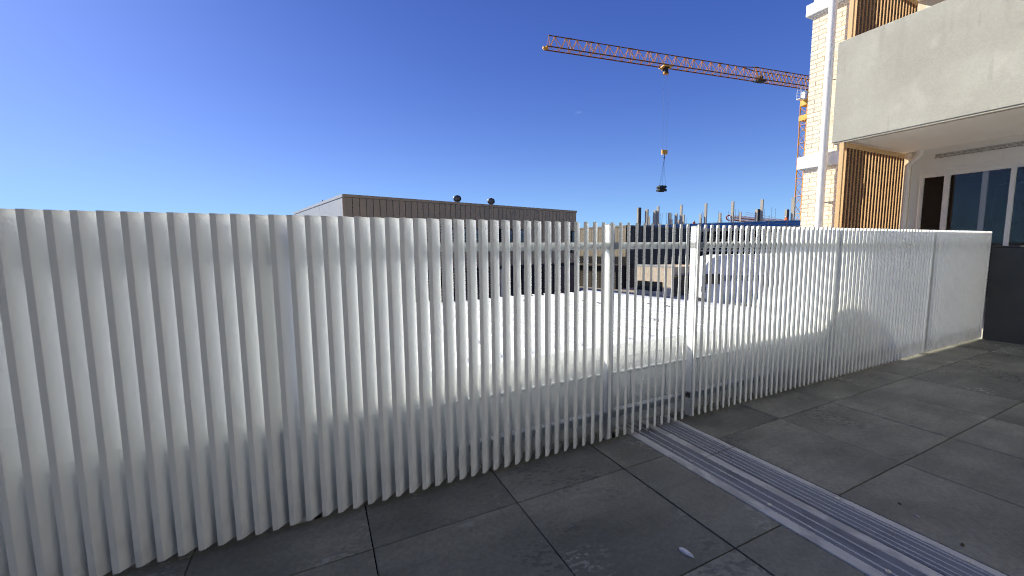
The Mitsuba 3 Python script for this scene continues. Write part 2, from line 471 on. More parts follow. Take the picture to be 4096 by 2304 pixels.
for k in range(16):
    cx = XR - 0.10 - RP * (rng.randint(0, 22)) - 0.167
    cy = rng.uniform(3.05, 7.2)
    add('roof_clip', clip, None, b, at=T().translate([cx, cy, rz(cy) + 0.036]).rotate([0, 0, 1], rng.uniform(0, 180)))
# added arched duct out of view, shaped to cast the curved shadow on the slats
b = thing('arched_caster', 'added unseen white arched duct standing close behind the far part of the slat fence', 'shadow_caster')
arch = [(5.20, -3.39), (5.20, 0.86), (5.28, 0.98), (5.42, 1.08), (5.66, 1.14), (5.98, 1.12), (6.22, 1.06), (6.45, 0.95), (6.72, 0.82), (6.93, 0.66), (7.14, 0.45), (7.14, -3.39)]
add('shell', prof_y(arch, 3.02, 3.30), 'sheet_white', b, smooth=30)
for yy in (2.99, 3.305):
    add('seam_band', prof_y([(x_ * 1.0, z_ + 0.012) for x_, z_ in arch[1:-1]] + [(x_, z_ - 0.05) for x_, z_ in arch[-2:0:-1]], yy, yy + 0.025), 'flash_grey', b)

# ------------------------------------------------------------------ dark low wall at the fence end
w = thing('low_wall', 'dark rendered waist high wall where the slat fence ends', 'wall')
add('wall_body', cham(10.43, 10.66, -6.0, 2.60, -0.02, 1.60, 0.012), 'render_dark', w)
add('coping', cham(10.423, 10.667, -6.0, 2.605, 1.601, 1.628, 0.008), 'render_dark', w)

# ------------------------------------------------------------------ cream brick apartment building
ap = thing('apartment_building', 'cream brick apartment building with bare concrete balconies and timber batten screens', 'building')
XB = 10.60            # brick face
YC = 5.765            # far corner
XD = 13.30            # door wall


def brick_poly(L, W, H):
    return cham(-L / 2, L / 2, -W / 2, W / 2, -H / 2, H / 2, 0.004)


bv = {}


def brick(cx, cy, cz, L, along, parent):
    k = (round(L, 3), along, rng.randint(0, 3))
    if k not in bv:
        m = brick_poly(L, 0.06, 0.090) if along == 'x' else brick_poly(0.06, L, 0.090)
        bv[k] = mikit.ply(m, 'brick_cream', uv=ruv(m, 0.1 + 0.27 * k[2]))
    add('brick', bv[k], None, parent, at=T().translate([cx + rng.uniform(-.0015, .0015), cy + rng.uniform(-.0012, .0012), cz + rng.uniform(-.001, .001)]))


core = add('brick_wall', box(XB + 0.009, XB + 0.11, 4.962, YC - 0.009, -3.4, 12.0), 'mortar', ap)
LEDGES = [(3.478, 3.762), (6.935, 7.190)]
z = 1.25
row = 0
while z < 8.1:
    zc = z + 0.05
    if not any(a - 0.03 < zc < c + 0.03 for a, c in LEDGES):
        y = YC
        first = 0.14 if row % 2 else 0.29
        while y > 4.97:
            L = first if y == YC else 0.29
            yb = max(y - L, 4.962)
            if y - yb > 0.03:
                brick(XB + 0.03, (y + yb) / 2, zc, round(y - yb, 3), 'y', core)
            y = yb - 0.01
    z += 0.0998
    row += 1
for (a, c) in LEDGES:
    add('ledge', cham(XB - 0.10, XB + 0.11, 4.962, YC + 0.105, a, c, 0.006), 'ledge_white', ap)
    add('flashing', box(XB - 0.06, XB + 0.10, 4.965, YC + 0.06, a - 0.028, a - 0.002), 'flash_grey', ap)

# balconies
XF = 10.35
BAL = [(3.905, 6.010, -6.0, 5.095)]
for (z0, z1, ya, yb) in BAL:
    m = cham(XF, XF + 0.16, ya, yb, z0, z1, 0.012)
    add('balustrade', m, 'concrete', ap)
    add('drip_edge', cham(XF + 0.02, XF + 0.12, ya, yb - 0.03, z0 - 0.035, z0 - 0.001, 0.008), 'cast_concrete', ap)
    add('soffit', box(XF + 0.161, XD + 0.3, ya, 4.955, z0 + 0.015, z0 + 0.26), 'soffit', ap)
    add('balcony_end', box(XF + 0.161, XB - 0.001, 4.957, yb - 0.01, z0 + 0.01, z0 + 0.26), 'cast_concrete', ap)
add('balcony_back_wall', box(XD - 0.009, XD + 0.2, -6.0, 4.955, 4.17, 12.0), 'frame_white', ap)
add('upper_soffit', box(XB, XD + 0.3, -6.0, 4.955, 7.45, 7.7), 'soffit', ap)
add('upper_balustrade', box(XF, XF + 0.16, -6.0, 5.09, 7.40, 9.4), 'concrete', ap)


def screen(z0, z1, ztop):
    s = add('batten_screen', cham(XF + 0.02, XF + 0.075, 4.862, 4.945, z0, z1 + 0.0, 0.004), 'timber', ap, label='end post of a timber batten screen')
    n = 19
    p = 2.70 / n
    bm = cham(0, 0.080, 0, 0.085, z0, z1 - 0.03, 0.003)
    bp = mikit.ply(bm, 'timber')
    fr = mikit.ply(box(0.002, 0.078, -0.004, -0.0005, z0, z1 - 0.03), 'timber_shade')
    for i in range(n):
        bx = XF + 0.075 + 0.075 + p * i
        add('batten', bp, None, s, at=T().translate([bx, 4.862, 0]))
        add('batten_shade', fr, None, s, at=T().translate([bx, 4.862, 0]))  # thin dark strip painting the shaded front of the batten
    add('head_rail', cham(XF + 0.076, XF + 2.78, 4.850, 4.862, z1 - 0.105, z1, 0.003), 'timber', s)
    add('head_rail', cham(XF + 0.076, XF + 2.78, 4.9475, 4.955, z1 - 0.105, z1, 0.003), 'timber', s)


screen(0.0, 3.875, 3.9)
screen(4.6, 7.40, 7.4)

# door wall with glazing
add('lintel_wall', box(XD, XD + 0.2, -6.0, 4.76, 3.425, 3.918), 'frame_white', ap)
for k in range(4):
    yb = 4.60 - 0.02 - k * 1.295
    add('head_panel', cham(XD - 0.012, XD - 0.001, yb - 1.29, yb, 3.44, 3.60, 0.002), 'frame_white', ap)
g = add('vent_grille', box(XD - 0.010, XD - 0.0015, -6.0, 4.36, 3.672, 3.782), 'frame_shadow', ap)
for zz in (3.672, 3.700, 3.722, 3.750, 3.772):
    add('blade', box(XD - 0.022, XD - 0.0105, -6.0, 4.36, zz, zz + 0.010), 'frame_white', g)
for k, zc in enumerate(np.arange(0.05, 3.86, 0.0998)):
    brick(XD - 0.031, 4.862 - 0.06, zc, 0.07, 'y', core)
add('door_jamb', box(XD + 0.001, XD + 0.15, 4.60, 4.762, 0.0, 3.424), 'frame_white', ap)
door = add('glass_door', cham(XD - 0.03, XD + 0.05, -6.0, 4.598, 3.335, 3.424, 0.004), 'frame_white', ap, label='white framed sliding glass doors')
for (ya, yb) in ((4.520, 4.598), (4.070, 4.165), (3.090, 3.160), (2.2, 2.27), (1.2, 1.27), (0.1, 0.17)):
    add('stile', cham(XD - 0.034, XD + 0.04, ya, yb, 0.03, 3.334, 0.004), 'frame_white', door)
for (ya, yb) in ((4.166, 4.519), (3.161, 4.069), (2.271, 3.089), (1.271, 2.199), (0.171, 1.199)):
    add('door_rail', cham(XD - 0.024, XD + 0.035, ya, yb, 3.252, 3.334, 0.003), 'frame_white', door)
    add('pane', trimesh.Trimesh([[XD, ya, 0.03], [XD, yb, 0.03], [XD, yb, 3.252], [XD, ya, 3.252]], [[0, 2, 1], [0, 3, 2]]), 'pane_glass', door)
add('mullion', cham(XD + 0.06, XD + 0.12, 3.50, 3.585, 0.03, 3.26, 0.004), 'coach_grey', door)
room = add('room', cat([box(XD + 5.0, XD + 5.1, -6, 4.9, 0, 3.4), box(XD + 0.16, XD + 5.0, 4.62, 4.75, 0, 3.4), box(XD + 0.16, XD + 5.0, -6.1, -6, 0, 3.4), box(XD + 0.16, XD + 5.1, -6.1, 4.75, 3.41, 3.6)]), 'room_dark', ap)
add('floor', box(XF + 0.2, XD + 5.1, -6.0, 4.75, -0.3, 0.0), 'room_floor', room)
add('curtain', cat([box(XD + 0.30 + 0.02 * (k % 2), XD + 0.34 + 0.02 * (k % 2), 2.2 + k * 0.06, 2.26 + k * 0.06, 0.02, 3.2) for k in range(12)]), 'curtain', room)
add('return_wall', box(XD - 0.009, XD + 0.3, 4.764, YC - 0.012, -3.4, 12.0), 'mortar', ap)
add('floor_edge', box(XB + 0.3, XD + 0.3, 4.956, 5.1, 3.93, 4.17), 'cast_concrete', ap)
add('bounce_wall', box(-14, 2.6, -4.6, -4.3, -3.4, 9.0), 'bounce_grey', ap)  # unseen wall added behind the camera for bounce light, dark left part
add('bounce_wall', box(2.602, 10.4, -4.6, -4.3, -3.4, 9.0), 'bounce_pale', ap)  # pale right part of the added wall, more bounce on this side
for k in range(6):  # windows on the added, unseen wall
    wn = add('bounce_wall_window', cat([box(-12 + 3.6 * k, -10.2 + 3.6 * k, -4.299, -4.27, 0.1, 0.16), box(-12 + 3.6 * k, -10.2 + 3.6 * k, -4.299, -4.27, 2.24, 2.3)]), 'frame_white', ap)
    add('pane', box(-12 + 3.6 * k, -10.2 + 3.6 * k, -4.299, -4.285, 0.16, 2.24), 'win_glass', wn)
add('roof_slab', box(XB + 0.3, XD + 6, -6.0, YC - 0.02, 12.0, 12.3), 'soffit', ap)

# downpipe fixed to the brick face, and the pipe below the soffit
px_, py_ = XB - 0.21, 5.258
dp = thing('downpipe', 'round white downpipe fixed to the cream brick wall corner', 'pipe')
add('pipe', trimesh.creation.cylinder(radius=0.078, segment=[(px_, py_, -3.3), (px_, py_, 12)], sections=28), 'pipe_white', dp, smooth=40)
for zz in (2.55, 3.28, 5.35, 7.0):
    add('collar', trimesh.creation.cylinder(radius=0.084, segment=[(px_, py_, zz), (px_, py_, zz + 0.12)], sections=28), 'pipe_white', dp, smooth=40)
for zz in (2.62, 5.30):
    add('bracket', cat([bar((px_, py_ - 0.06, zz), (XB + 0.005, py_ - 0.10, zz + 0.02), 0.010), box(XB - 0.012, XB - 0.001, py_ - 0.14, py_ - 0.06, zz - 0.01, zz + 0.05)]), 'galv', dp)
dp = thing('downpipe', 'short white cranked pipe dropping from the balcony soffit beside the glass doors', 'pipe')
add('pipe', path([(XD - 0.12, 4.585, 3.92), (XD - 0.12, 4.60, 3.80), (XD - 0.12, 4.80, 3.58), (XD - 0.12, 4.80, 0.05)], 0.055, 20), 'pipe_white', dp, smooth=40)

# ------------------------------------------------------------------ brown clad building
DF, DS = bear(77.3), bear(-12.7)
NB = -DS            # outward normal of the front faces (towards the camera)
NL = -DF            # outward normal of the side faces (to the left)
C = np.array([1.817, 30.823, 0.0])
a = thing('clad_building', 'long flat roofed building clad in dark brown vertical panels with a pale grey left end', 'building')
add('wall', obox(C, DF, 24.0, DS, 17.0, -3.4, 5.35), 'clad_gap', a)
WIN = [(7.55, 8.90, 2.2, 3.42), (8.98, 10.2, 2.2, 3.42), (10.28, 11.45, 2.2, 3.42), (13.75, 15.2, 2.2, 3.44), (15.28, 16.85, 2.2, 3.44), (23.3, 23.86, 1.05, 3.44)]
n = 48
for k in range(n):
    s0, s1 = 0.14 + 0.4965 * k, 0.14 + 0.4965 * (k + 1) - 0.045
    spans = [(0.02, 5.33)]
    for (wa, wb, z0, z1) in WIN:
        if s0 < wb - 0.1 and s1 > wa + 0.1:
            spans = [(0.02, z0), (z1, 5.33)]
    for z0, z1 in spans:
        add('panel', obox(C + DF * s0, DF, s1 - s0, NB, 0.05, z0, z1), 'clad_brown' if (k * 7) % 3 else 'clad_brown_b', a)
add('corner_trim', obox(C + DF * -0.055, DF, 0.19, NB, 0.055, 0.02, 5.33), 'clad_brown', a)
for k in range(32):
    s0, s1 = 0.06 + 0.53 * k, 0.06 + 0.53 * (k + 1) - 0.03
    add('end_panel', obox(C + DS * s0, DS, s1 - s0, NL, 0.05, 0.0, 5.30), 'clad_pale', a, label='pale grey cladding panel' if k == 0 else None)
add('parapet_flashing', obox(C + NB * 0.09 + NL * 0.0, DF, 24.05, NB, -0.14, 5.352, 5.555), 'clad_brown', a)
add('parapet_flashing', obox(C + NL * 0.09 + NB * 0.09, DS, 17.1, NL, -0.088, 5.34, 5.548), 'clad_pale', a)
for (wa, wb, z0, z1) in WIN:
    P = C + DF * wa + NB * 0.01
    fr = cat([obox(P, DF, wb - wa, NB, 0.06, z1 - 0.10, z1), obox(P, DF, wb - wa, NB, 0.06, z0, z0 + 0.06), obox(P, DF, 0.06, NB, 0.06, z0, z1), obox(P + DF * (wb - wa - 0.06), DF, 0.06, NB, 0.06, z0, z1)])
    wn = add('window', fr, 'void_black', a)
    add('pane', obox(P, DF, wb - wa, NB, 0.012, z0, z1), 'win_glass', wn)
    if wb - wa > 1:
        add('blind', obox(P + DF * 0.08, DF, (wb - wa) - 0.16, NB, 0.018, z1 - 0.34 - 0.2 * rng.random(), z1 - 0.12), 'window_blind', wn)
# lower storey of it, in shade under the panels
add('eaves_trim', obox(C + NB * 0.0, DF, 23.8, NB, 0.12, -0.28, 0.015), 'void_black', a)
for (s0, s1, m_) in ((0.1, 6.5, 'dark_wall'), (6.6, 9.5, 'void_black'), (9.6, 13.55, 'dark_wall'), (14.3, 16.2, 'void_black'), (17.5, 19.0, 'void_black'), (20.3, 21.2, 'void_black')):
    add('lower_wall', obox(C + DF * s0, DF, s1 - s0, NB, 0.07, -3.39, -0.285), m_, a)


def brick_pier(parent, P, u, L, nrm, z0, z1, m, course=0.086, bl=0.24):
    """Far brickwork: real bricks, joined in one part when small."""
    ms = []
    z, r = z0, 0
    while z < z1 - 0.02:
        s = 0.0 if r % 2 else -bl / 2
        while s < L - 0.02:
            s0, s1 = max(s, 0), min(s + bl - 0.014, L)
            if s1 - s0 > 0.03:
                ms.append(obox(P + u * s0, u, s1 - s0, nrm, 0.05, z, min(z + course - 0.012, z1)))
            s += bl
        z += course
        r += 1
    return ms


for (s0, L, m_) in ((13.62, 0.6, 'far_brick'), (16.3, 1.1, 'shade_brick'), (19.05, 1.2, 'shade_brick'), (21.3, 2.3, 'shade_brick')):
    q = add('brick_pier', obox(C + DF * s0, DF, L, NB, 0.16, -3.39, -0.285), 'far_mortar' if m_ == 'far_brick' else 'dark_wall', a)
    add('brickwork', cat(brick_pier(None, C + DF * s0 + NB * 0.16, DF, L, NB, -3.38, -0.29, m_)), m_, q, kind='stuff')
# turbine ventilators and a flue on its roof


def ventilator(s, label):
    v = thing('roof_ventilator', label, 'ventilator', None)
    P = C + DF * s + DS * 0.75
    q = np.array([P[0], P[1], 5.5])
    add('throat', trimesh.creation.cylinder(radius=0.21, segment=[q + [0, 0, -0.1], q + [0, 0, 0.28]], sections=20), 'vent_metal', v, smooth=40)
    ang = np.linspace(0.12, math.pi - 0.25, 9)
    for k in range(18):
        th0 = 2 * math.pi * k / 18
        pts = []
        for i, u in enumerate(ang):
            r = 0.345 * math.sin(u) ** 0.7
            zz = 0.46 + 0.27 * math.cos(u)
            for tw in (0, 0.30):
                th = th0 + tw + 0.5 * (u / math.pi)
                rr = r * (1.0 if tw == 0 else 0.90)
                pts.append([q[0] + rr * math.cos(th), q[1] + rr * math.sin(th), q[2] + zz])
        f = []
        for i in range(len(ang) - 1):
            f += [[2 * i, 2 * i + 1, 2 * i + 3], [2 * i, 2 * i + 3, 2 * i + 2]]
        add('vane', trimesh.Trimesh(pts, f, process=False), 'vent_metal', v, smooth=True)
    add('cap', trimesh.creation.cylinder(radius=0.13, segment=[q + [0, 0, 0.715], q + [0, 0, 0.745]], sections=16), 'vent_metal', v)
    add('drum', trimesh.creation.uv_sphere(radius=0.22, count=[10, 16]).apply_translation(q + [0, 0, 0.44]), 'void_black', v, smooth=True)


ventilator(9.73, 'left one of two turbine ventilators on the brown clad building roof')
ventilator(13.33, 'right one of two turbine ventilators on the brown clad building roof')
fl = thing('flue_pipe', 'thin grey flue on the roof above the pale end of the brown clad building', 'flue')
P = C + DS * 7.65 + DF * 0.5
add('pipe', bar((P[0], P[1], 5.3), (P[0], P[1], 5.86), 0.075, 12), 'galv', fl)
add('cap', trimesh.creation.cone(radius=0.09, height=0.08, sections=12).apply_translation((P[0], P[1], 5.86)), 'galv', fl)

# ------------------------------------------------------------------ tan and black clad building further back, brick wing in front
bb = thing('mixed_clad_building', 'building with a sunlit tan panel side and black corrugated front, seen through the fence gaps', 'building')
K = np.array([33.629, 37.605, 0.0])
add('wall', obox(K, DF, 16.0, DS, 14.0, -3.4, 4.05), 'void_black', bb)
for k in range(20):
    add('side_panel', obox(K + DS * (0.05 + 0.6 * k), DS, 0.57, NL, 0.06, 0.45, 4.03), 'clad_tan', bb)
# corrugated black front as one profiled sheet per metre
for k in range(16):
    ms = []
    for c in range(6):
        ms.append(obox(K + DF * (k * 1.0 + c / 6.0), DF, 0.085, NB, 0.06, -0.55, 4.03))
    ms.append(obox(K + DF * k, DF, 0.985, NB, 0.022, -0.55, 4.03))
    add('front_sheet', cat(ms), 'clad_black', bb)
add('roof_capping', obox(K + NB * 0.09 + NL * 0.07, DF, 16.2, NB, -0.25, 4.052, 4.26), 'clad_black', bb)
add('roof_capping', obox(K + NL * 0.10, DS, 14.0, NL, -0.16, 4.05, 4.255), 'clad_tan', bb)
for k in range(10):
    add('lower_panel', obox(K + DF * (0.02 + 0.55 * k), DF, 0.50, NB, 0.05, -3.39, -0.9), 'dark_wall', bb)
lean = obox(K + NL * 0.1, DS, 8.0, NL, 2.2, -0.62, -0.50)
add('lean_to_roof', lean, 'dark_wall', bb)
for k in range(12):
    add('lean_to_panel', obox(K + NL * 1.9 + DS * (0.02 + 0.62 * k), DS, 0.57, NL, 0.06, -3.39, -0.68), 'dark_wall', bb)
add('lean_to_wall', obox(K + NL * 0.2, DS, 7.6, NL, 1.69, -3.39, -0.63), 'void_black', bb)
gut = K + NL * 2.36
add('gutter', bar(gut + np.array([0, 0, -0.60]), gut + DS * 8 + np.array([0, 0, -0.60]), 0.07, 8), 'dark_wall', bb)

Q = np.array([31.969, 28.952, 0.0])
bw = thing('brick_wing', 'sunlit pale brick wall with one wide dark window, seen through the fence gaps', 'building')
add('wall', obox(Q + DF * 0.01, DS, 4.15, DF, 5.6, -3.4, -0.42), 'far_mortar', bw)
WZ0, WZ1, WS0, WS1 = -2.98, -1.98, 1.12, 4.0
pal = {}
zc, r = -3.38, 0
nb = 0
while zc < -0.46:
    s = -0.12 if r % 2 else 0.0
    while s < 4.13:
        s0, s1 = max(s, 0.002), min(s + 0.228, 4.148)
        inwin = WZ0 - 0.01 < zc + 0.04 < WZ1 + 0.01 and s1 > WS0 and s0 < WS1
        if s1 - s0 > 0.05 and not inwin:
            near = s0 < 4.15
            pal.setdefault(r, []).append((s0, s1, zc))
        s += 0.24
    zc += 0.086
    r += 1
allb = [q for rr in pal.values() for q in rr]
allb.sort(key=lambda q: -q[2])
for (s0, s1, zc) in allb[:300]:
    add('brick', obox(Q + DS * s0, DS, s1 - s0, NL, 0.045, zc, zc + 0.074), 'far_brick', bw)
if allb[300:]:
    add('brickwork', cat([obox(Q + DS * s0, DS, s1 - s0, NL, 0.045, zc, zc + 0.074) for (s0, s1, zc) in allb[300:]]), 'far_brick', bw, kind='stuff')
add('capping', obox(Q + NL * 0.06 + NB * 0.02, DS, 4.2, DF, 0.5, -0.415, -0.26), 'flash_grey', bw)
P = Q + DS * WS0
wn = add('window', cat([obox(P, DS, WS1 - WS0, NL, 0.05, WZ1 - 0.09, WZ1), obox(P, DS, WS1 - WS0, NL, 0.05, WZ0, WZ0 + 0.08), obox(P, DS, 0.09, NL, 0.05, WZ0, WZ1), obox(P + DS * 1.5, DS, 0.05, NL, 0.045, WZ0, WZ1)]), 'void_black', bw)
add('pane', obox(P, DS, WS1 - WS0, NL, 0.010, WZ0 + 0.01, WZ1 - 0.01), 'win_glass', wn)
for k in range(9):
    add('front_panel', obox(Q + DF * (0.02 + 0.62 * k), DF, 0.58, NB, 0.05, -3.39, -1.45), 'dark_wall', bw)
add('awning', obox(Q + NB * 0.03 + DF * 0.3, DF, 5.2, NB, 0.7, -1.30, -1.20), 'clad_tan', bw)
add('awning_fascia', obox(Q + NB * 0.735 + DF * 0.3, DF, 5.2, NB, 0.02, -1.42, -1.19), 'dark_wall', bw)

# ------------------------------------------------------------------ white coach on the ground
CO = bear(115.9)          # runs along the picture
CN = bear(25.9)
cb = thing('coach', 'white coach with a curved front roof and dark cab windows standing beyond the white roof', 'coach')
P0 = np.array([27.85, 22.0, 0.0])
prof = [(0.0, -3.0), (0.0, -0.55), (0.02, 0.05), (0.20, 0.42), (0.55, 0.70), (1.05, 0.88), (1.8, 0.93), (9.8, 0.93), (10.0, 0.8), (10.0, -3.0)]
from shapely.geometry import Polygon
m = trimesh.creation.extrude_polygon(Polygon(prof), 2.5)
v = np.array(m.vertices)
m.vertices = P0[None] + v[:, :1] * CO[None] + v[:, 2:] * CN[None] + v[:, 1:2] * np.array([[0, 0, 1.0]])
add('body', m, 'coach_white', cb, smooth=25)


def on_side(u0, u1, z0, z1, d=0.012):
    return obox(P0 + CO * u0, CO, u1 - u0, -CN, d, z0, z1)


add('cab_window', on_side(0.03, 1.22, -1.40, -0.56), 'win_glass', cb)
for k in range(6):
    add('side_window', on_side(1.50 + 1.05 * k, 2.50 + 1.05 * k, -1.16 if k < 3 else -1.70, -0.70), 'coach_grey', cb)
    add('side_panel', on_side(1.50 + 1.05 * k, 2.52 + 1.05 * k, -2.10, -1.78, 0.02), 'coach_white', cb)
    add('luggage_door', on_side(1.50 + 1.05 * k, 2.46 + 1.05 * k, -2.95, -2.16, 0.016), 'pale_green' if k < 4 else 'coach_white', cb)
    add('roof_panel', on_side(0.75 + 1.3 * k, 2.00 + 1.3 * k, -0.48, 0.42, 0.014), 'coach_white', cb)
add('cab_door', on_side(0.55, 1.40, -2.85, -1.46, 0.02), 'coach_white', cb)
add('door_handle', on_side(0.75, 0.95, -1.85, -1.76, 0.05), 'cap_dark', cb)
for z in (-2.25, -2.05, -1.65):
    add('trim_line', on_side(0.02, 9.95, z, z + 0.035, 0.026), 'flash_grey', cb)
add('mirror', obox(P0 - CO * 0.26, CO, 0.22, -CN, 0.3, -2.0, -1.55), 'cap_dark', cb)
add('mirror_arm', bar(P0 - CO * 0.15 - CN * 0.15 + np.array([0, 0, -1.55]), P0 + CO * 0.1 + np.array([0, 0, -1.45]), 0.03), 'cap_dark', cb)
add('bumper', obox(P0 - CO * 0.12, CO, 0.3, CN, 2.5, -3.05, -2.55), 'cap_dark', cb)
for u in (1.9, 7.6):
    q = P0 + CO * u - CN * 0.01 + np.array([0, 0, -2.92])
    wl = add('wheel', trimesh.creation.cylinder(radius=0.48, segment=[q, q + CN * 0.3], sections=24), 'cap_dark', cb)
    add('rim', trimesh.creation.cylinder(radius=0.28, segment=[q - CN * 0.02, q + CN * 0.1], sections=20), 'galv', wl)

# ------------------------------------------------------------------ construction site
EA, EB = np.array([64.412, 62.664, 0.0]), np.array([80.6, 39.70, 0.0])
ED = (EB - EA) / np.linalg.norm(EB - EA)
EO = np.array([0.8171, 0.5765, 0.0])
EA = EA - ED * 3.0
LEN = float(np.linalg.norm(EB - EA))
ZS = 5.10
cs = thing('construction_building', 'unfinished concrete building with bare columns and blue edge netting beyond the fence', 'building')
add('slab', obox(EA, ED, LEN, EO, 26.0, ZS - 0.30, ZS), 'cast_concrete', cs)
add('slab', obox(EA + EO * 0.4, ED, LEN, EO, 25.0, 0.55, 0.85), 'cast_concrete', cs)
add('slab', obox(EA + EO * 0.4, ED, LEN, EO, 25.0, -3.4, -3.1), 'cast_concrete', cs)
add('back_wall', obox(EA + EO * 9, ED, LEN, EO, 0.3, -3.4, ZS - 0.32), 'void_black', cs)
add('edge_board', obox(EA - EO * 0.05, ED, LEN, EO, 0.045, ZS - 0.62, ZS - 0.32), 'clad_tan', cs)
nb = 11
for k in range(nb):
    s = LEN * k / nb
    P = EA + ED * s - EO * 0.02
    add('edge_netting', obox(P + ED * 0.03, ED, LEN / nb - 0.06, EO, 0.012, ZS + 0.06, ZS + 0.98), 'mesh_blue', cs)
    q = P - EO * 0.05
    add('scaffold_post', bar(q + np.array([0, 0, 0.85]), q + np.array([0, 0, ZS + (1.15 if k % 2 else 2.1)]), 0.035), 'tube_grey', cs)
for zz in (ZS + 0.02, ZS + 0.5, ZS + 1.05):
    q = EA - EO * 0.06 + np.array([0, 0, zz])
    add('guard_rail', bar(q, q + ED * LEN, 0.035), 'tube_grey', cs)
for zz in (1.9, 2.9, 3.9):
    q = EA - EO * 0.02 + np.array([0, 0, zz])
    add('scaffold_rail', bar(q, q + ED * LEN, 0.03), 'tube_grey', cs)
for k in range(24):
    s = LEN * (k + 0.5) / 24
    q = EA + ED * s + EO * rng.uniform(0.6, 4)
    add('prop', bar(q + np.array([0, 0, 0.85]), q + np.array([0, 0, ZS - 0.3]), 0.03), 'tube_grey', cs)
    if k % 4 == 1:
        q = EA + ED * s
        add('brace', bar(q + np.array([0, 0, 0.9]), q + ED * 1.4 + np.array([0, 0, 3.9]), 0.025), 'tube_grey', cs)
COLS = [(64.16, 68.23, 10.18, 0.50), (65.23, 66.70, 9.71, .78), (69.85, 70.57, 8.59, .34), (66.20, 65.33, 9.36, .71), (66.58, 64.80, 10.22, .55), (67.96, 62.84, 8.74, .66), (72.67, 66.58, 7.74, .40),
        (68.69, 61.80, 8.47, .62), (73.47, 65.43, 7.57, .44), (69.24, 61.02, 10.28, .52), (74.08, 64.57, 8.62, .50), (76.06, 61.77, 8.61, .42), (71.94, 57.20, 10.32, .52), (78.25, 58.65, 8.68, .46),
        (74.71, 53.27, 10.38, .52), (80.45, 55.53, 8.67, .42), (77.08, 49.90, 8.61, .55), (77.55, 49.23, 10.43, .52), (85.04, 49.03, 8.74, .44), (80.43, 45.16, 10.52, .62)]
CX, CY = bear(115.9), bear(25.9)
for i, (x, y, z, w_) in enumerate(COLS):
    u, v_ = bear(92), bear(2)
    P = np.array([x, y, 0]) - u * w_ * 0.25 - v_ * w_ * 0.5
    q = add('column', obox(P, u, w_ * 0.5, v_, w_ * 0.95, ZS, z), 'cast_concrete', cs)
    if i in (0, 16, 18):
        add('shaded_face', obox(P - v_ * 0.055, u, w_ * 1.5, v_, 0.05, ZS, z + 0.03), 'face_shade', q)  # dark sheet painting the shaded right face of the column
for k in range(58):
    s = LEN * rng.random()
    q = EA + ED * s + EO * rng.uniform(0.5, 14)
    hgt = rng.choice([1.2, 1.5, 1.6, 2.2, 2.6, 3.4, 3.7])
    add('rebar', bar(q + np.array([0, 0, ZS]), q + np.array([rng.uniform(-.05, .05), rng.uniform(-.05, .05), ZS + hgt]), 0.028, 5), 'rebar', cs)
q = EA + ED * 6.3 + EO * 1.2
add('sheet_stack', obox(q, ED, 2.6, EO, 1.2, ZS + 0.75, ZS + 1.0), 'mesh_blue', cs)

# concrete placing boom, folded, lying over the slab
pb = thing('placing_boom', 'folded white and red concrete pump boom lying beyond the bare columns', 'pump boom')
A0, A1 = np.array([85.9, 61.9, 8.45]), np.array([97.5, 56.0, 7.15])
add('upper_arm', bar(A0, A1, 0.27, 8), 'white_paint', pb)
add('middle_arm', bar(A0 + [0.3, -.2, -0.55], A0 + [6.0, -2.9, -1.35], 0.20, 8), 'white_paint', pb)
add('lower_arm', bar(A0 + [0.2, -.1, -0.85], A0 + [7.5, -3.6, -1.95], 0.14, 8), 'boom_red', pb)
add('pipe', bar(A0 + [0.1, -.1, -0.33], A1 + [0, 0, -0.45], 0.10, 8), 'boom_red', pb)
an = np.linspace(math.pi * 0.5, math.pi * 1.5, 9)
hd = (A1 - A0) / np.linalg.norm(A1 - A0)
add('end_bend', path([A0 + [0, 0, -0.45] + hd * math.cos(u) * 0.75 + np.array([0, 0, 1]) * math.sin(u) * 0.55 for u in an], 0.15, 8), 'boom_red', pb)
for k in range(9):
    f0 = A0 + (A1 - A0) * (k + 0.5) / 9.5
    add('bracket', bar(f0 + [0, 0, 0.30], f0 + [0, 0, -0.5], 0.06), 'boom_red', pb)
for k in range(3):
    q = A0 + hd * 3.5 + np.array([0, 0, 1.2 - 0.45 * k])
    add('hand_rail', bar(q, q + hd * 11 + np.array([0, 0, -1.2]), 0.03), 'crane_orange', pb)

# ------------------------------------------------------------------ workers


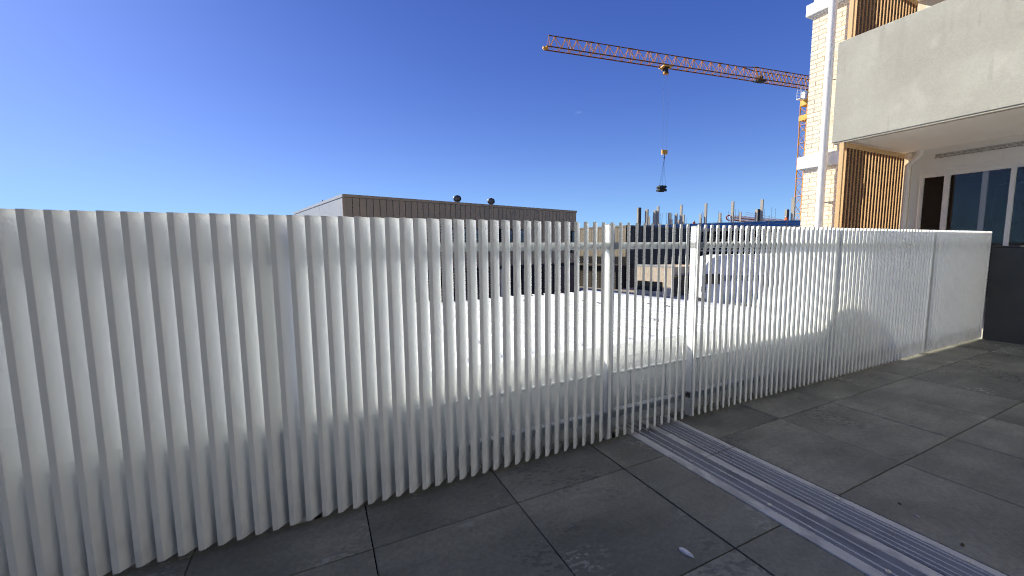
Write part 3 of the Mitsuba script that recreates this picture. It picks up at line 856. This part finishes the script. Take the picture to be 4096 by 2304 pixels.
def person(P, face, height, label, helmet, bend=0.0):
    """A continuous body by hulls along the bones, refined and smoothed; vest, trousers and helmet as children."""
    s = height / 1.8
    fwd, side, up = bear(face), bear(face + 90), np.array([0, 0, 1.0])

    def J(f, r, z):
        dz = max(z - 0.95, 0)
        return np.array(P) + (fwd * (f + dz * math.sin(bend)) + side * r + up * (min(z, 0.95) + dz * math.cos(bend))) * s

    def hull(js):
        ball = []
        for p, r in js:
            ball.append(m3.Manifold.sphere(r * s, 12).translate(tuple(p)))
        return m3.Manifold.batch_hull(ball)

    bones = [[(J(0, .10, .93), .12), (J(0, -.10, .93), .12), (J(.01, .13, 1.30), .125), (J(.01, -.13, 1.30), .125)],
             [(J(.01, .13, 1.30), .12), (J(.01, -.13, 1.30), .12), (J(0, .17, 1.45), .065), (J(0, -.17, 1.45), .065)],
             [(J(0, 0, 1.44), .062), (J(.02, 0, 1.56), .058)],
             [(J(.03, 0, 1.60), .075), (J(.01, 0, 1.70), .095), (J(.06, 0, 1.58), .05)],
             [(J(.11, 0, 1.645), .016), (J(.125, 0, 1.62), .018)],
             [(J(.01, .10, 1.64), .022), (J(.01, .095, 1.67), .02)], [(J(.01, -.10, 1.64), .022), (J(.01, -.095, 1.67), .02)]]
    for sd in (1, -1):
        el, wr = J(.05, sd * .27, 1.16), J(.26, sd * .20, 1.06)
        bones += [[(J(0, sd * .20, 1.43), .062), (el, .046)], [(el, .046), (wr, .034)], [(wr, .032), (wr + fwd * .09 * s, .036)]]
        for k in range(4):
            a0 = wr + (fwd * .10 + side * (k - 1.5) * .020) * s
            bones.append([(a0, .011), (a0 + (fwd * (.05 + .01 * (k in (1, 2))) - up * .035) * s, .009)])
        bones.append([(wr + (fwd * .04 - side * sd * .03) * s, .013), (wr + (fwd * .09 - side * sd * .055 - up * .01) * s, .010)])
        kn, ak = J(.03, sd * .11, .50), J(-.02, sd * .12, .09)
        bones += [[(J(0, sd * .10, .92), .10), (kn, .066)], [(kn, .066), (ak, .045)], [(ak, .048), (J(.15, sd * .13, .035), .038), (J(-.05, sd * .12, .04), .04)]]
    body = m3.Manifold()
    for b_ in bones:
        body = body + hull(b_)
    me = body.to_mesh()
    bm = trimesh.Trimesh(me.vert_properties[:, :3], me.tri_verts)
    trimesh.smoothing.filter_taubin(bm, iterations=4)
    k = thing('person', label, 'person')
    add('body', bm, 'skin', k, smooth=60)
    infl = 0.018
    vest = m3.Manifold()
    for b_ in bones[:2]:
        vest = vest + hull([(p, r + infl) for p, r in b_])
    for sd in (1, -1):
        vest = vest + hull([(J(0, sd * .20, 1.43), .075), (J(.05, sd * .27, 1.16), .062)]) + hull([(J(.05, sd * .27, 1.16), .060), (J(.22, sd * .215, 1.08), .046)])
    me = vest.to_mesh()
    add('jacket', trimesh.Trimesh(me.vert_properties[:, :3], me.tri_verts), 'orange_cloth', k, smooth=60)
    tr = m3.Manifold()
    for sd in (1, -1):
        tr = tr + hull([(J(0, sd * .10, .94), .125), (J(.03, sd * .11, .50), .085)]) + hull([(J(.03, sd * .11, .50), .085), (J(-.02, sd * .12, .12), .068)])
    me = tr.to_mesh()
    add('trousers', trimesh.Trimesh(me.vert_properties[:, :3], me.tri_verts), 'navy_cloth', k, smooth=60)
    hc = J(.012, 0, 1.70)
    if helmet:
        hm = trimesh.creation.uv_sphere(radius=0.125 * s, count=[12, 20])
        hm.vertices = np.array(hm.vertices) * [1, 1, 0.95]
        hm = hm.slice_plane((0, 0, -0.02), (0, 0, 1), cap=True)
        brim = trimesh.creation.cylinder(radius=0.15 * s, height=0.015, sections=20)
        brim.apply_translation((0.03 * fwd[0], 0.03 * fwd[1], -0.015))
        add('hard_hat', cat([hm, brim]).apply_translation(hc + up * 0.02), 'white_paint', k, smooth=40)
    else:
        hm = trimesh.creation.uv_sphere(radius=0.105 * s, count=[10, 16]).slice_plane((0, 0, 0.0), (0, 0, 1), cap=True)
        add('hair', hm.apply_translation(hc - fwd * 0.02 * s + up * 0.015), 'hair', k, smooth=40)
    return k


person((77.94, 44.87, ZS), -65, 1.85, 'construction worker in orange hi vis jacket and white hard hat behind the blue netting', True)
person((68.96, 57.60, ZS), 200, 1.72, 'bare headed construction worker in orange jacket bending behind the blue netting', False, bend=0.55)

# ------------------------------------------------------------------ tower crane
tc = thing('tower_crane', 'orange lattice tower crane with its long jib stretched across the blue sky', 'crane')
TIP, ROOT = np.array([36.569, 60.877, 35.30]), np.array([95.729, 52.317, 35.25])
JD = (ROOT - TIP) / np.linalg.norm(ROOT - TIP)
JN = np.array([-JD[1], JD[0], 0.0]); JN /= np.linalg.norm(JN)     # to the far side
JL = float(np.linalg.norm(ROOT - TIP)) + 3.0
UPZ = np.array([0, 0, 1.0])
W, H = 1.35, 2.10
jib = add('jib', cat([bar(TIP, TIP + JD * JL, 0.11, 6), bar(TIP + JN * W, TIP + JN * W + JD * JL, 0.11, 6)]), 'crane_red', tc)
XT = 43.3
mid = JN * W / 2 + UPZ * H
chord = [bar(TIP + mid + JD * 0.5, TIP + mid + JD * XT, 0.095, 6)]
for q in (0.0, W):
    e = JN * q + UPZ * H
    chord.append(bar(TIP + mid + JD * (XT - 1.0), TIP + e + JD * (XT + 2.6), 0.095, 6))
    chord.append(bar(TIP + e + JD * (XT + 2.6), TIP + e + JD * JL, 0.095, 6))
add('top_chord', cat(chord), 'crane_red', jib)
BAY = 2.07
k = 0
s = 0.6
while s < JL - BAY:
    for q in (0.0, W):
        if s < XT:
            top = TIP + mid + JD * (s + BAY / 2)
        else:
            top = TIP + JN * q + UPZ * H + JD * (s + BAY / 2)
        add('diagonal', bar(TIP + JN * q + JD * s, top, 0.062, 5), 'crane_orange', jib)
        add('diagonal', bar(TIP + JN * q + JD * (s + BAY), top, 0.062, 5), 'crane_orange', jib)
        if s >= XT + 2:
            add('diagonal', bar(TIP + JN * q + UPZ * H + JD * s, TIP + JN * q + JD * (s + BAY / 2), 0.062, 5), 'crane_orange', jib)
    add('lacing', bar(TIP + JD * s, TIP + JN * W + JD * (s + BAY / 2), 0.035, 5), 'crane_orange', jib)
    add('lacing', bar(TIP + JN * W + JD * (s + BAY / 2), TIP + JD * (s + BAY), 0.035, 5), 'crane_orange', jib)
    if s >= XT + 2:
        add('lacing', bar(TIP + JD * s + UPZ * H, TIP + JN * W + JD * (s + BAY / 2) + UPZ * H, 0.04, 5), 'crane_orange', jib)
    s += BAY
for s in (4.4, 8.6, 16.8, 20.9, 29.2, 36.9, 45.6, 53.5):
    q = TIP + JD * s + (mid if s < XT else UPZ * H)
    add('joint_plate', bar(q - JD * 0.45, q + JD * 0.45, 0.13, 6), 'crane_red', jib)
    add('joint_post', cat([bar(q, TIP + JD * s, 0.05, 5), bar(q, TIP + JD * s + JN * W, 0.05, 5)]), 'crane_orange', jib)
add('tip_post', cat([bar(TIP + mid + JD * 0.5, TIP + JD * 0.5, 0.05, 5), bar(TIP + mid + JD * 0.5, TIP + JN * W + JD * 0.5, 0.05, 5)]), 'crane_orange', jib)
add('tip_sheave', cat([bar(TIP - JD * 0.55 + JN * W / 2, TIP + JD * 0.3 + JN * W / 2, 0.24, 8), bar(TIP - JD * 0.1, TIP - JD * 0.1 + JN * W, 0.13, 6)]), 'crane_yellow', jib)
# winch platform inside the jib
q = TIP + JD * 47.2 + JN * W / 2
add('winch', cat([bar(q + JN * -0.5 + UPZ * 0.45, q + JN * 0.5 + UPZ * 0.45, 0.42, 12), obox(q - JD * 1.0 - JN * 0.6, JD, 2.2, JN, 1.2, q[2] - 0.25, q[2] - 0.05)]), 'load_black', jib)
# mast, below the jib root
MU, MV = bear(105), bear(15)
MX = np.array([94.70, 52.37, 0.0]) + MU * 1.15
MW = 1.75
legs = [MX + MU * a_ * MW + MV * b_ * MW for a_ in (0, 1) for b_ in (0, 1)]
mast = add('mast', cat([bar(np.array([*l[:2], -3.4]), np.array([*l[:2], 33.6]), 0.12, 6) for l in legs]), 'crane_orange', tc)
z = 1.0
fl_ = 0
while z < 30.5:
    for (i, j) in ((0, 1), (0, 2), (1, 3), (2, 3)):
        a_, c_ = (i, j) if fl_ % 2 else (j, i)
        add('diagonal', bar([*legs[a_][:2], z], [*legs[c_][:2], z + 1.9], 0.05, 5), 'crane_orange', mast)
        if fl_ % 2 == 0:
            add('strut', bar([*legs[i][:2], z], [*legs[j][:2], z], 0.05, 5), 'crane_orange', mast)
    z += 1.9
    fl_ += 1
for zz in (8.5, 14.5, 20.5, 26.5):
    add('landing', obox(MX + MU * 0.25 + MV * 0.25, MU, 1.3, MV, 1.3, zz, zz + 0.08), 'galv', mast)
add('ladder', cat([bar([*(MX + MU * 1.2 + MV * 0.4)[:2], -3], [*(MX + MU * 1.2 + MV * 0.4)[:2], 32], 0.03, 5), bar([*(MX + MU * 1.2 + MV * 0.9)[:2], -3], [*(MX + MU * 1.2 + MV * 0.9)[:2], 32], 0.03, 5)]), 'galv', mast)
sign = add('sign_panel', obox(MX - MU * 0.05 - MV * 0.17, MU, 1.9, MV, 0.05, 11.05, 12.25), 'crane_yellow', tc, label='plain yellow sign panel on the mast')
tx = meshkit.text_mesh('R', 0.34, 0.01, bold=True)
v = np.array(tx.vertices)
o = MX - MU * 0.05 - MV * 0.172 + MU * 0.72 + np.array([0, 0, 11.62])
tx.vertices = o[None] + v[:, :1] * MU[None] + v[:, 1:2] * UPZ[None] - v[:, 2:] * MV[None]
add('lettering', tx, 'void_black', sign)
add('climbing_frame', cat([obox(MX - MU * 0.15 - MV * 0.15, MU, MW + 0.3, MV, MW + 0.3, 28.5, 29.6), obox(MX - MU * 0.55 - MV * 0.15, MU, 0.5, MV, 0.3, 28.2, 28.5)]), 'crane_yellow', tc)
add('slewing_ring', cat([obox(MX - MU * 0.1 - MV * 0.1, MU, MW + 0.2, MV, MW + 0.2, 31.6, 32.7), trimesh.creation.cone(radius=1.2, height=-1.6, sections=4).apply_translation((MX + MU * .9 + MV * .9) + np.array([0, 0, 34.6]))]), 'crane_yellow', tc)
# white access cage hanging at the root
cg = []
c0 = MX - MU * 1.75 + MV * 0.2
for a_ in (0, 1.15):
    for b_ in (0, 0.9):
        cg.append(bar([*(c0 + MU * a_ + MV * b_)[:2], 32.75], [*(c0 + MU * a_ + MV * b_)[:2], 35.2], 0.04, 5))
for zz in (32.9, 33.5, 34.1, 34.7):
    for b_ in (0, 0.9):
        cg.append(bar([*(c0 + MV * b_)[:2], zz], [*(c0 + MU * 1.15 + MV * b_)[:2], zz], 0.035, 5))
cg.append(obox(c0 - MU * 0.1, MU, 1.9, MV, 0.95, 32.65, 32.75))
add('access_cage', cat(cg), 'white_paint', tc)
add('cab', obox(MX - MU * 0.45 + MV * 0.3, MU, 0.5, MV, 0.9, 32.8, 34.4), 'white_paint', tc)
# trolley
TS = 24.2
q = TIP + JD * TS
tr = add('trolley', cat([obox(q - JD * 0.9 - JN * 0.1, JD, 1.9, JN, W + 0.2, q[2] - 0.32, q[2] - 0.1), bar(q - JD * 0.8 + JN * 0.7 + UPZ * -0.3, q - JD * 0.8 + JN * 0.7 + UPZ * -0.95, 0.06)]), 'crane_yellow', tc)
add('sheave_block', cat([obox(q - JD * 0.3 + JN * 0.2, JD, 0.6, JN, 0.9, q[2] - 1.35, q[2] - 0.33), bar(q - JD * 0.5 + UPZ * -0.25 + JN * 0.2, q + JD * 0.5 + UPZ * -0.25 + JN * 0.2, 0.2, 8)]), 'load_black', tr)
add('sheave', cat([bar(q + JD * sx + JN * 0.3 + UPZ * -1.35, q + JD * sx + JN * 0.7 + UPZ * -1.35, 0.26, 12) for sx in (-0.25, 0.25)]), 'crane_orange', tr)
# hook block and load
HP = np.array([59.95, 57.15, 0.0])
hb = thing('hook_block', 'yellow crane hook block hanging on two thin ropes below the jib', 'hook block')
add('block', cat([obox(HP - JD * 0.58 - JN * 0.18, JD, 0.54, JN, 0.36, 19.0, 19.75), obox(HP + JD * 0.04 - JN * 0.18, JD, 0.54, JN, 0.36, 19.0, 19.75)]), 'crane_yellow', hb)
add('sheave', cat([bar(HP + JD * sx - JN * 0.1 + UPZ * 18.95, HP + JD * sx + JN * 0.1 + UPZ * 18.95, 0.2, 12) for sx in (-0.38, 0.32)]), 'white_paint', hb)
add('hook', path([HP + UPZ * 19.0, HP + UPZ * 18.6, HP + JD * 0.16 + UPZ * 18.42, HP + UPZ * 18.26, HP - JD * 0.14 + UPZ * 18.38], 0.07, 8), 'load_black', hb)
for sx in (-0.50, 0.50):
    add('rope', bar(HP + JD * sx + UPZ * 19.7, TIP + JD * TS + JN * 0.5 + JD * sx * 0.7 + UPZ * -1.4, 0.016, 5), 'rope', hb)
ld = thing('hoisted_load', 'black bundle of two stacked packs hanging from slings below the crane hook', 'load')
LP = HP + np.array([-0.42, 0.05, 0])


def lump(c, a_, b_, h_, seed):
    m = trimesh.creation.box(extents=(a_, b_, h_))
    m = m.subdivide().subdivide().subdivide()
    v = np.array(m.vertices)
    d = np.array([math.sin(7 * x + seed) * math.cos(5 * y) * 0.07 + 0.05 * math.sin(19 * x + 3 * z + seed) for x, y, z in v])
    r = 1 - 0.22 * (np.abs(v[:, 0]) / (a_ / 2)) ** 4 * (np.abs(v[:, 2]) / (h_ / 2)) ** 2
    v[:, 2] = v[:, 2] * r + d
    v[:, 0] *= 1 - 0.12 * (np.abs(v[:, 2]) / (h_ / 2)) ** 2
    ang = math.atan2(JD[1], JD[0])
    Rz = np.array([[math.cos(ang), -math.sin(ang), 0], [math.sin(ang), math.cos(ang), 0], [0, 0, 1]])
    m.vertices = v @ Rz.T + c
    return m


add('pack', lump(LP + UPZ * 12.85, 1.58, 1.0, 0.50, 0.3), 'load_black', ld)
add('pack', lump(LP + UPZ * 12.28, 1.66, 1.0, 0.52, 2.1), 'load_black', ld)
for sx, sy in ((-0.55, -0.3), (-0.35, 0.3), (0.35, 0.3), (0.62, -0.3)):
    add('sling', bar(HP + UPZ * 18.1, LP + JD * sx + JN * sy + UPZ * 12.95, 0.016, 5), 'rope', ld)
add('shackle', path([HP + UPZ * 18.3, HP + UPZ * 17.95], 0.09, 6), 'rope', ld)

# ------------------------------------------------------------------ small things on the deck


def chip(cx, cy, L, Wd, hh, ang, seed, n=40):
    r = random.Random(seed)
    m = trimesh.creation.icosphere(subdivisions=4, radius=1.0)
    v = np.array(m.vertices)
    wdt = 0.55 + 0.45 * np.cos((v[:, 0] + 0.45) * 1.5)
    v[:, 1] *= np.clip(wdt, 0.28, 1)
    nz = meshkit.noise(v * 3.1 + seed) if hasattr(meshkit, 'noise') else 0
    v = v * (1 + 0.30 * (np.asarray(nz).reshape(-1, 1) - 0.0))
    v = v * [L / 2, Wd / 2, hh]
    v[:, 2] = np.maximum(v[:, 2], -0.2 * hh)
    ca, sa_ = math.cos(ang), math.sin(ang)
    v = np.stack([v[:, 0] * ca - v[:, 1] * sa_ + cx, v[:, 0] * sa_ + v[:, 1] * ca + cy, v[:, 2] + 0.2 * hh + 0.001], -1)
    m.vertices = v
    return m


k = add('plaster_scrap', chip(1.737, 1.420, 0.078, 0.034, 0.009, -1.45, 3), 'plaster', smooth=True)
labels[k] = {'label': 'white torn scrap of plaster lying on the dark tile left of the floor strip', 'category': 'scrap'}
BITS = [(3.314, 1.102, .022, 'leaf_bit', 'dark crumb nearest the far end of the tile right of the floor strip'), (3.248, 0.995, .022, 'pebble', 'pale chip lying on the tile right of the floor strip'),
        (3.159, 0.776, .030, 'leaf_bit', 'curled dark leaf fragment beside the right edge of the floor strip'), (2.415, 1.896, .014, 'pebble', 'tiny pale pebble beside the left edge of the floor strip'),
        (4.847, 1.848, .016, 'pebble', 'pale crumb on the tile joint far right of the floor strip')]
for i, (x, y, L, m_, lb) in enumerate(BITS):
    nm = 'leaf_fragment' if m_ == 'leaf_bit' else 'stone_chip'
    k = add(nm, chip(x, y, L, L * 0.5, L * 0.22, rng.uniform(0, 3), 11 + i), m_, smooth=True)
    labels[k] = {'label': lb, 'category': 'leaf' if m_ == 'leaf_bit' else 'stone'}
